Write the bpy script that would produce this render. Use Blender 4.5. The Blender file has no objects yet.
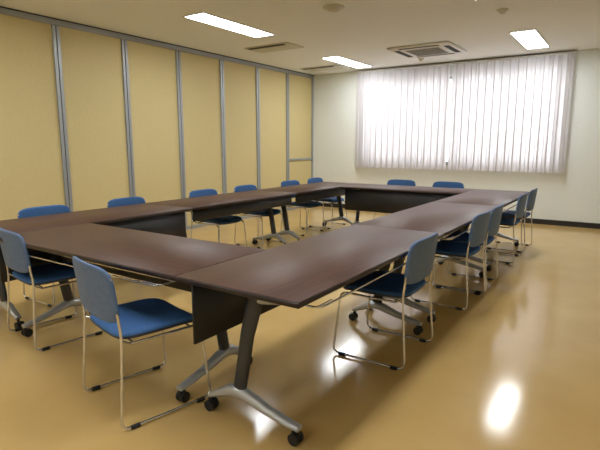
import bpy, math, random
from mathutils import Vector, Matrix
random.seed(3)
C=bpy.context.collection
# ---------------- materials ----------------
def lin(c): return tuple(((x/255)/12.92 if x/255<=.04045 else (((x/255)+.055)/1.055)**2.4) for x in c)
def mat(n,c,rough=.5,metal=0,**k):
    m=bpy.data.materials.new(n); m.use_nodes=True
    p=m.node_tree.nodes['Principled BSDF']
    p.inputs['Base Color'].default_value=(*lin(c),1); p.inputs['Roughness'].default_value=rough; p.inputs['Metallic'].default_value=metal
    for a,b in k.items(): p.inputs[a.replace('_',' ')].default_value=b
    return m
def noise_color(m,c1,c2,scale=(1,1,1),nscale=5,detail=4,bump=0,rough=None):
    nt=m.node_tree; N=nt.nodes; L=nt.links; p=N['Principled BSDF']
    tc=N.new('ShaderNodeTexCoord'); mp=N.new('ShaderNodeMapping'); mp.inputs['Scale'].default_value=scale
    no=N.new('ShaderNodeTexNoise'); no.inputs['Scale'].default_value=nscale; no.inputs['Detail'].default_value=detail
    r=N.new('ShaderNodeValToRGB'); r.color_ramp.elements[0].color=(*lin(c1),1); r.color_ramp.elements[1].color=(*lin(c2),1)
    r.color_ramp.elements[0].position=.3; r.color_ramp.elements[1].position=.7
    L.new(tc.outputs['Object'],mp.inputs[0]); L.new(mp.outputs[0],no.inputs['Vector']); L.new(no.outputs[0],r.inputs[0]); L.new(r.outputs[0],p.inputs['Base Color'])
    if bump:
        b=N.new('ShaderNodeBump'); b.inputs['Strength'].default_value=bump; b.inputs['Distance'].default_value=.01
        L.new(no.outputs[0],b.inputs['Height']); L.new(b.outputs[0],p.inputs['Normal'])
    if rough:
        mr=N.new('ShaderNodeMapRange'); mr.inputs['To Min'].default_value=rough[0]; mr.inputs['To Max'].default_value=rough[1]
        L.new(no.outputs[0],mr.inputs['Value']); L.new(mr.outputs[0],p.inputs['Roughness'])
    return m
M={}
M['floor']=noise_color(mat('vinyl_floor',(190,150,88),.2),(200,166,104),(208,175,114),(1,1,1),2.2,6,.008,(.09,.16))
M['wall']=noise_color(mat('painted_wall',(226,228,224),.7),(227,231,225),(232,235,230),(1,1,1),30,3,.02)
M['ceil']=noise_color(mat('ceiling_board',(228,229,226),.85),(232,235,234),(239,241,240),(1,1,1),60,5,.05)
M['panel']=noise_color(mat('partition_fabric',(206,186,130),.65),(206,189,134),(214,197,144),(1,1,1),90,4,.04)
M['alu']=mat('anodised_aluminium',(165,169,173),.4,.4)
M['gap']=mat('rubber_gasket',(50,52,55),.7)
M['base']=mat('black_baseboard',(34,30,30),.4)
M['wood']=noise_color(mat('walnut_laminate',(70,44,34),.45,0,Specular_IOR_Level=.42),(64,39,30),(90,58,44),(1.2,22,22),4,6,0,(.42,.48))
M['edge']=mat('edge_band',(42,28,24),.4)
M['black']=mat('black_steel',(26,26,28),.45)
M['dgrey']=mat('dark_grey_steel',(62,64,68),.4,.3)
M['silver']=mat('silver_painted_metal',(190,192,195),.3,.45)
M['chrome']=mat('chrome',(225,225,228),.18,.9)
M['rubber']=mat('caster_rubber',(20,20,22),.5)
M['seat']=noise_color(mat('blue_seat_fabric',(40,84,140),.75),(46,90,146),(62,108,164),(1,1,1),160,3,.05)
M['shell']=noise_color(mat('blue_grey_shell',(84,108,142),.5),(80,106,146),(92,118,156),(1,1,1),40,3)
M['underseat']=mat('underseat_plastic',(48,58,78),.55)  # own colour of the grey plastic seat underside
M['white']=mat('white_plastic',(222,222,216),.5)
M['cream']=mat('diffuser_paint',(200,197,180),.5)
M['slot']=mat('dark_slot',(40,40,36),.8)
def emis(n,c,s):
    m=bpy.data.materials.new(n); m.use_nodes=True; nt=m.node_tree; nt.nodes.clear()
    e=nt.nodes.new('ShaderNodeEmission'); e.inputs[0].default_value=(*c,1); e.inputs[1].default_value=s
    o=nt.nodes.new('ShaderNodeOutputMaterial'); nt.links.new(e.outputs[0],o.inputs[0]); return m
M['lamp']=emis('fluorescent_tube_glow',(.95,.98,1.0),26)
def curtain_mat():
    m=bpy.data.materials.new('sheer_curtain'); m.use_nodes=True; nt=m.node_tree; N=nt.nodes; L=nt.links; N.clear()
    d=N.new('ShaderNodeBsdfDiffuse'); t=N.new('ShaderNodeBsdfTranslucent'); mx=N.new('ShaderNodeMixShader'); o=N.new('ShaderNodeOutputMaterial')
    d.inputs[0].default_value=(*lin((214,211,213)),1); t.inputs[0].default_value=(*lin((234,231,232)),1)
    mx.inputs[0].default_value=.6
    L.new(d.outputs[0],mx.inputs[1]); L.new(t.outputs[0],mx.inputs[2]); L.new(mx.outputs[0],o.inputs[0]); return m
M['curtain']=curtain_mat()
def glass_mat():
    m=bpy.data.materials.new('window_glass'); m.use_nodes=True; nt=m.node_tree; N=nt.nodes; L=nt.links; N.clear()
    d=N.new('ShaderNodeBsdfTransparent'); g=N.new('ShaderNodeBsdfGlossy'); g.inputs['Roughness'].default_value=.02
    mx=N.new('ShaderNodeMixShader'); mx.inputs[0].default_value=.08; o=N.new('ShaderNodeOutputMaterial')
    L.new(d.outputs[0],mx.inputs[1]); L.new(g.outputs[0],mx.inputs[2]); L.new(mx.outputs[0],o.inputs[0]); return m
M['glass']=glass_mat()
# ---------------- mesh builder ----------------
class MB:
    def __init__(s): s.v=[]; s.f=[]; s.m=[]; s.sm=[]; s.mats=[]
    def mi(s,k):
        if k not in s.mats: s.mats.append(k)
        return s.mats.index(k)
    def add(s,vs,fs,k,smooth=False):
        b=len(s.v); s.v+= [tuple(x) for x in vs]; i=s.mi(k)
        for f in fs: s.f.append([b+q for q in f]); s.m.append(i); s.sm.append(smooth)
    def box(s,x0,x1,y0,y1,z0,z1,k,bev=0):
        if x0>x1:x0,x1=x1,x0
        if y0>y1:y0,y1=y1,y0
        if bev<=0:
            v=[(x,y,z) for x in(x0,x1) for y in(y0,y1) for z in(z0,z1)]
            s.add(v,[(0,1,3,2),(4,6,7,5),(0,4,5,1),(2,3,7,6),(0,2,6,4),(1,5,7,3)],k); return
        b=bev; rings=[]
        for z,i in((z0,b),(z0+b,0),(z1-b,0),(z1,b)):
            X0,X1,Y0,Y1=x0+i,x1-i,y0+i,y1-i; c=b*.6
            rings.append([(X0+c,Y0,z),(X1-c,Y0,z),(X1,Y0+c,z),(X1,Y1-c,z),(X1-c,Y1,z),(X0+c,Y1,z),(X0,Y1-c,z),(X0,Y0+c,z)])
        vs=sum(rings,[]); fs=[]
        for r in range(3):
            for j in range(8):
                a=r*8+j; q=r*8+(j+1)%8; fs.append((a,q,q+8,a+8))
        fs.append(tuple(range(7,-1,-1))); fs.append(tuple(range(24,32)))
        s.add(vs,fs,k)
    def tube(s,pts,r,k,seg=10,ry=None,closed=False,up=None):
        pts=[Vector(p) for p in pts]; n=len(pts); vs=[]; fs=[]
        prev=None
        for i,p in enumerate(pts):
            if closed: t=(pts[(i+1)%n]-pts[i-1])
            else: t=(pts[min(i+1,n-1)]-pts[max(i-1,0)])
            t.normalize()
            if prev is None:
                a=Vector(up) if up else (Vector((1,0,0)) if abs(t.x)<.9 else Vector((0,0,1)))
            else: a=prev
            a=(a-t*a.dot(t)).normalized(); prev=a; b=t.cross(a)
            rr=r[i] if isinstance(r,(list,tuple)) else r
            r2=(ry[i] if isinstance(ry,(list,tuple)) else ry) if ry else rr
            for j in range(seg):
                th=2*math.pi*j/seg; vs.append(p+a*math.cos(th)*rr+b*math.sin(th)*r2)
        m=n if closed else n-1
        for i in range(m):
            for j in range(seg):
                a0=i*seg+j; a1=i*seg+(j+1)%seg; b0=((i+1)%n)*seg+j; b1=((i+1)%n)*seg+(j+1)%seg
                fs.append((a0,a1,b1,b0))
        if not closed:
            fs.append(tuple(range(seg-1,-1,-1))); fs.append(tuple((n-1)*seg+j for j in range(seg)))
        s.add(vs,fs,k,True)
    def cyl(s,p0,p1,r,k,seg=20):
        s.tube([p0,p1],r,k,seg)
    def obj(s,name,parent=None):
        me=bpy.data.meshes.new(name); me.from_pydata(s.v,[],s.f)
        for k in s.mats: me.materials.append(M[k])
        me.polygons.foreach_set('material_index',s.m); me.polygons.foreach_set('use_smooth',s.sm)
        me.update()
        import bmesh
        bm=bmesh.new(); bm.from_mesh(me); bmesh.ops.recalc_face_normals(bm,faces=bm.faces); bm.to_mesh(me); bm.free()
        try: me.set_sharp_from_angle(angle=math.radians(50))
        except Exception: pass
        o=bpy.data.objects.new(name,me); C.objects.link(o)
        if parent: o.parent=parent
        return o
def fillet(pts,r,n=5):
    pts=[Vector(p) for p in pts]; out=[pts[0]]
    for i in range(1,len(pts)-1):
        a,b,c=pts[i-1],pts[i],pts[i+1]; d1=(a-b); d2=(c-b)
        rr=min(r,d1.length*.45,d2.length*.45); p=b+d1.normalized()*rr; q=b+d2.normalized()*rr
        for j in range(n+1):
            t=j/n; out.append(p*(1-t)**2+b*2*t*(1-t)+q*t*t)
    out.append(pts[-1]); return out
def empty(name,loc=(0,0,0),rz=0):
    e=bpy.data.objects.new(name,None); e.location=loc; e.rotation_euler=(0,0,rz); e.empty_display_size=.2; C.objects.link(e); return e
def pad(mb,w,h,t,fn,k_top,k_bot,exp=5,pil=.008):
    n=56; prof=[(0,-1),(.3,-1),(.6,-1),(.85,-1),(.95,-1),(.99,-.6),(1,0),(.99,.6),(.95,1),(.85,1.15),(.6,1.3),(.3,1.4),(0,1.4)]
    vs=[];
    for (s,q) in prof:
        for j in range(n):
            a=2*math.pi*j/n; c,sn=math.cos(a),math.sin(a)
            x=w/2*s*math.copysign(abs(c)**(2/exp),c); y=h/2*s*math.copysign(abs(sn)**(2/exp),sn)
            vs.append(fn(x,y,q*t/2))
    R=len(prof); ft=[];fb=[]
    for i in range(R-1):
        for j in range(n):
            f=(i*n+j,i*n+(j+1)%n,(i+1)*n+(j+1)%n,(i+1)*n+j)
            (ft if i>=6 else fb).append(f)
    b=len(mb.v); mb.v+=[tuple(x) for x in vs]
    for fl,k in((ft,k_top),(fb,k_bot)):
        i=mb.mi(k)
        for f in fl: mb.f.append([b+q for q in f]); mb.m.append(i); mb.sm.append(True)
# ---------------- room ----------------
XL,XR,YB,YF,H=-5.65,2.2,8.9,-3.0,2.75
def simple(name,*a):
    mb=MB(); mb.box(*a); return mb.obj(name)
simple('floor',XL-.2,XR+.2,YF-.2,YB+.25,-.1,0,'floor')
simple('ceiling',XL-.2,XR+.2,YF-.2,YB+.25,H,H+.1,'ceil')
simple('wall_left',XL-.2,XL-.06,YF,YB,0,H,'wall')
simple('wall_right',XR,XR+.15,YF,YB,0,H,'wall')
simple('wall_front',XL-.2,XR+.15,YF-.15,YF,0,H,'wall')
wx0,wx1,wz0,wz1=-4.44,-.95,.96,2.52
mb=MB()
mb.box(XL-.2,wx0,YB,YB+.2,0,H,'wall'); mb.box(wx1,XR+.15,YB,YB+.2,0,H,'wall')
mb.box(wx0,wx1,YB,YB+.2,0,wz0,'wall'); mb.box(wx0,wx1,YB,YB+.2,wz1,H,'wall'); mb.obj('wall_back')
simple('baseboard_back',XL,XR,YB-.012,YB,0,.085,'base')
simple('baseboard_right',XR-.012,XR,YF,YB-.012,0,.085,'base')
simple('baseboard_front',XL,XR-.012,YF,YF+.012,0,.085,'base')
# window
e=empty('window_1'); mb=MB()
fr=.045; y0,y1=YB+.05,YB+.13
mb.box(wx0,wx1,y0,y1,wz0,wz0+fr,'alu'); mb.box(wx0,wx1,y0,y1,wz1-fr,wz1,'alu')
mid=-2.70
for x in (wx0,mid-fr,mid,wx1-fr): mb.box(x,x+fr,y0,y1,wz0+fr,wz1-fr,'alu')
for x in ((wx0+mid)/2,(wx1+mid)/2): mb.box(x-.03,x+.03,y0+.01,y1-.01,wz0+fr,wz1-fr,'alu')
mb.box(wx0,wx1,YB-.02,YB+.05,wz0-.02,wz0,'alu')
mb.obj('frame',e)
mb=MB(); mb.box(wx0+fr,wx1-fr,YB+.085,YB+.09,wz0+fr,wz1-fr,'glass'); mb.obj('glass_pane',e)
# curtains
def curtain(x0,x1,name,seed):
    rnd=random.Random(seed)
    e=empty(name); mb=MB()
    W=x1-x0; nf=15; nx=nf*24; nz=14; zt,zb=2.695,.865
    ph=[rnd.uniform(-.25,.25) for _ in range(nf+3)]; am=[rnd.uniform(.85,1.12) for _ in range(nf+3)]
    vs=[]
    for k in range(nz+1):
        v=k/nz; z=zt+(zb-zt)*v
        for i in range(nx+1):
            u=i/nx; q=u*nf; j=int(q); w=q-j
            A=(am[j]*(1-w)+am[j+1]*w); P=(ph[j]*(1-w)+ph[j+1]*w)*(.3+.7*v)
            th=2*math.pi*q+P
            amp=(.034+.014*v)*A
            y=YB-.115+amp*math.sin(th)
            x=x0+W*u+ .029*math.sin(2*th)*(.75+.25*v)
            vs.append((x,y,z+ .004*math.sin(th)*(v>.99)))
    fs=[(k*(nx+1)+i,k*(nx+1)+i+1,(k+1)*(nx+1)+i+1,(k+1)*(nx+1)+i) for k in range(nz) for i in range(nx)]
    mb.add(vs,fs,'curtain',True); mb.obj('pleated_fabric',e)
    mb=MB(); mb.box(x0-.01,x1+.01,YB-.125,YB-.095,2.70,2.725,'white'); mb.box(x0-.01,x1+.01,YB-.095,YB,2.712,2.722,'white'); mb.obj('curtain_rail',e)
curtain(-4.56,-2.735,'window_curtain',1); curtain(-2.695,-.83,'window_curtain',5)
# partition wall
e=empty('folding_partition'); px=XL
seams=[8.9-.93*i for i in range(0,14) if 8.9-.93*i>YF]
mb=MB(); mb.box(px-.06,px-.01,YF,YB,.0,H-.001,'panel'); mb.obj('panel_skin',e)
mb=MB()
for i,y in enumerate(seams):
    if i==0:
        mb.box(px-.02,px+.014,y-.045,y-.001,.0,H-.075,'alu'); continue
    mb.box(px-.02,px+.014,y-.042,y-.006,.03,H-.075,'alu'); mb.box(px-.02,px+.014,y+.006,y+.042,.03,H-.075,'alu')
    mb.box(px-.02,px+.004,y-.006,y+.006,.03,H-.075,'gap')
mb.box(px-.02,px+.02,YF,YB-.001,H-.07,H-.012,'alu'); mb.box(px-.03,px+.03,YF,YB-.001,H-.012,H-.0005,'gap')
mb.box(px-.02,px+.012,YF,YB-.001,.0,.05,'alu')
y=8.9
mb.box(px-.02,px+.016,y-.93+.042,y-.045,1.0,1.04,'alu')
mb.obj('aluminium_stiles',e)
# ceiling lights
def lamp(x,y,l=.64):
    e=empty('recessed_ceiling_light',(x,y,0)); mb=MB(); w=.145
    for a in ((-w-.02,-w,-l-.02,l+.02),(w,w+.02,-l-.02,l+.02),(-w,w,-l-.02,-l),(-w,w,l,l+.02)): mb.box(*a,H-.012,H-.0005,'white')
    mb.obj('trim_frame',e)
    mb=MB(); mb.box(-w,w,-l,l,H-.008,H-.002,'lamp'); mb.obj('diffuser',e)
for x,ys in((-4.17,(-1.5,1.6,4.72,7.85)),(-1.27,(-1.5,1.55,4.6,7.63))):
    for y in ys: lamp(x-(.08 if y>7.8 else 0),y)
# AC cassette
e=empty('ceiling_air_conditioner',(-2.7,7.52,0)); mb=MB()
mb.box(-.47,.47,-.47,.47,H-.03,H-.001,'white',.012)
mb.obj('fascia',e); mb=MB()
for s in(-1,1):
    mb.box(-.3,.3,s*.34,s*.42,H-.034,H-.029,'slot'); mb.box(s*.34,s*.42,-.3,.3,H-.034,H-.029,'slot')
    mb.box(-.3,.3,s*.37-.004,s*.37+.03,H-.04,H-.034,'white'); 
mb.obj('louvres',e); mb=MB()
mb.box(-.27,.27,-.27,.27,H-.036,H-.03,'cream',.003)
for i in range(13): mb.box(-.25,.25,-.245+i*.04,-.23+i*.04,H-.038,H-.0355,'slot')
mb.obj('intake_grille',e)
# line diffusers
for (x,y) in((-4.55,6.05),(-4.95,8.15)):
    e=empty('ceiling_air_vent',(x,y,0)); mb=MB()
    mb.box(-.4,.4,-.2,.24,H-.014,H-.001,'cream',.004); mb.obj('vent_frame',e)
    mb=MB()
    mb.box(-.36,.3,-.17,-.1,H-.02,H-.013,'slot'); mb.obj('slots',e)
# detectors
def detector(x,y,r,name):
    e=empty(name,(x,y,0)); mb=MB()
    prof=[(r,H-.0005),(r,H-.012),(r*.85,H-.02),(r*.6,H-.024),(r*.5,H-.042),(r*.3,H-.046),(.001,H-.046)]
    n=24; vs=[(a*math.cos(2*math.pi*j/n),a*math.sin(2*math.pi*j/n),z) for a,z in prof for j in range(n)]
    fs=[(i*n+j,i*n+(j+1)%n,(i+1)*n+(j+1)%n,(i+1)*n+j) for i in range(len(prof)-1) for j in range(n)]
    mb.add(vs,fs,'cream',True); mb.obj('detector_body',e)
detector(-2.73,4.7,.115,'smoke_detector'); detector(-1.27,5.8,.06,'smoke_detector'); detector(-3.05,8.2,.05,'smoke_detector')
# ---------------- table ----------------
TZ=.71
def table(L,D,loc,rz,inset=.15,zb=.37):
    e=empty('folding_conference_table',loc,rz)
    mb=MB(); g=.0015
    X,Yh=L/2-g,D/2-g
    mb.box(-X,X,-Yh,Yh,TZ-.026,TZ-.003,'edge',.003)
    mb.box(-X+.003,X-.003,-Yh+.003,Yh-.003,TZ-.004,TZ,'wood',.001)
    mb.obj('tabletop',e)
    mb=MB(); ym=D/2-.07
    mb.box(-X+.05,X-.05,ym,ym+.014,zb,TZ-.035,'black',.003)
    for s in(-1,1): mb.box(s*(X-.3)-.02,s*(X-.3)+.02,ym-.05,ym,TZ-.06,TZ-.027,'black')
    mb.obj('modesty_panel',e)
    lx=L/2-inset; ft=MB(); cs=MB(); po=MB()
    for s in(-1,1):
        x=s*lx
        po.box(x-.028,x+.028,-D/2+.05,.22,TZ-.052,TZ-.026,'silver',.008)
        po.tube([(x,-D/2+.07,TZ-.055),(x,-.12,TZ-.075),(x,-.02,TZ-.085)],[.012,.016,.02],'silver',12,[.008,.014,.02])
        po.tube([(x,-.03,TZ-.05),(x,.03,.45),(x,.085,.15)],[.022,.021,.024],'dgrey',14,[.045,.038,.036])
        P=[(x,-.26,.078),(x,-.2,.086),(x,-.08,.11),(x,.04,.145),(x,.085,.155),(x,.14,.145),(x,.21,.11),(x,.27,.082)]
        ft.tube(P,[.024,.026,.028,.031,.032,.031,.027,.024],'silver',14,[.013,.017,.022,.03,.034,.03,.021,.013])
        for yy in(-.25,.26):
            cs.cyl((x,yy,.045),(x,yy,.078),.009,'rubber',10)
            for d in(-.016,.016): cs.cyl((x+d-.008,yy+.012,.028),(x+d+.008,yy+.012,.028),.028,'rubber',20)
            cs.box(x-.006,x+.006,yy-.01,yy+.03,.02,.055,'rubber')
    po.tube([(-lx,0,TZ-.06),(lx,0,TZ-.06)],.016,'dgrey',12)
    ft.obj('feet',e); cs.obj('casters',e); po.obj('legs_and_stretcher',e)
    mb=MB(); a=lx-.05; z=TZ-.08; y0=-D/2+.018; y1=.12
    P=fillet([(-a,y1,TZ-.03),(-a,y1,z),(-a,y0,z),(a,y0,z),(a,y1,z),(a,y1,TZ-.03)],.05)
    mb.tube(P,.005,'chrome',8)
    for s in(-1,1):
        mb.tube(fillet([(s*(a-.1),y0+.004,z+.01),(s*(a+.03),y0+.004,z+.01),(s*(a+.03),y0+.1,z+.01),(s*(a+.03),y0+.1,TZ-.03)],.03),.0045,'chrome',8)
    for i in range(1,4):
        yy=y0+(y1-y0)*i/4; mb.tube([(-a,yy,z),(a,yy,z)],.0032,'chrome',6)
    mb.obj('wire_shelf',e)
    return e
D=.70; X0=-1.0; X1=X0-D; X2=X1-1.75; X3=X2-D; Y0=1.48; Y1=Y0+5.4
for i in range(3):
    table(1.8,D,((X0+X1)/2,Y0+.9+1.8*i,0),math.pi/2,.14)
    table(1.8,D,((X2+X3)/2,Y0+.9+1.8*i,0),-math.pi/2,.15,(.37,.56,.56)[i])
table(1.75,D,((X1+X2)/2,Y0+D/2,0),0,.10)
table(1.75,D,((X1+X2)/2,Y1-D/2,0),math.pi)
# ---------------- chair ----------------
def build_chair():
    parts=[]
    mb=MB()
    def fs(x,y,z):
        zz=.43+z - .02*max(0,(y-.1)/.1)**2*.6 + .012*(x/.22)**2
        return (x,y+.0,zz)
    pad(mb,.445,.43,.034,fs,'seat','underseat',6); parts.append(('seat',mb))
    mb=MB()
    def fb(x,h,d):
        z=.64+h
        y=-.232-(h)*.12-.03*(1-(x/.235)**2)+d
        return (x,y,z)
    pad(mb,.475,.27,.02,fb,'seat','shell',5); parts.append(('backrest',mb))
    mb=MB(); r=.0068
    for s in(-1,1):
        P=fillet([(s*.226,-.243,.73),(s*.228,-.212,.44),(s*.245,-.245,.012),(s*.245,.235,.012),(s*.215,.20,.405),(s*.20,-.16,.398)],.045,6)
        mb.tube(P,r,'chrome',10)
        mb.tube([(s*.228,-.212,.43),(s*.2,-.16,.398)],r*.9,'chrome',8)
    for y in(-.15,.15): mb.tube([(-.205,y,.402),(.205,y,.402)],.006,'chrome',8)
    parts.append(('tubular_frame',mb))
    mb=MB()
    for s in(-1,1):
        for y in(-.18,.17): mb.cyl((s*.245,y-.022,.011),(s*.245,y+.022,.011),.0108,'rubber',12)
    parts.append(('floor_glides',mb))
    return parts
CH={}
def chair(x,y,rz):
    e=empty('stacking_chair',(x,y,0),math.radians(rz))
    if not CH:
        for n,mb in build_chair():
            o=mb.obj(n,e); CH[n]=o.data
    else:
        for n,d in CH.items():
            o=bpy.data.objects.new(n,d); C.objects.link(o); o.parent=e
chair(-2.0,1.53,-13); chair(-3.23,1.75,-8)
for i,y in enumerate((2.78,4.06,4.6,5.9,6.6)): chair(-1.215 if i==0 else -1.19,y,(90,88,91,90,89)[i])
for i,y in enumerate((2.26,3.12,4.2,4.99,6.03,6.75)): chair(-3.99,y,(-90,-88,-91,-90,-92,-90)[i])
chair(-2.9,6.9,180); chair(-2.17,6.88,178)
# ---------------- camera, world ----------------
cam=bpy.data.cameras.new('camera'); co=bpy.data.objects.new('camera',cam); C.objects.link(co)
cam.sensor_width=36; cam.lens=484/600*36
co.location=(0,0,1.31); co.rotation_euler=(math.radians(90-9.4),0,math.radians(33.9))
S=bpy.context.scene; S.camera=co
w=bpy.data.worlds.new('sky'); S.world=w; w.use_nodes=True
w.node_tree.nodes['Background'].inputs[0].default_value=(.97,.98,1,1); w.node_tree.nodes['Background'].inputs[1].default_value=4.3
S.view_settings.view_transform='Standard'
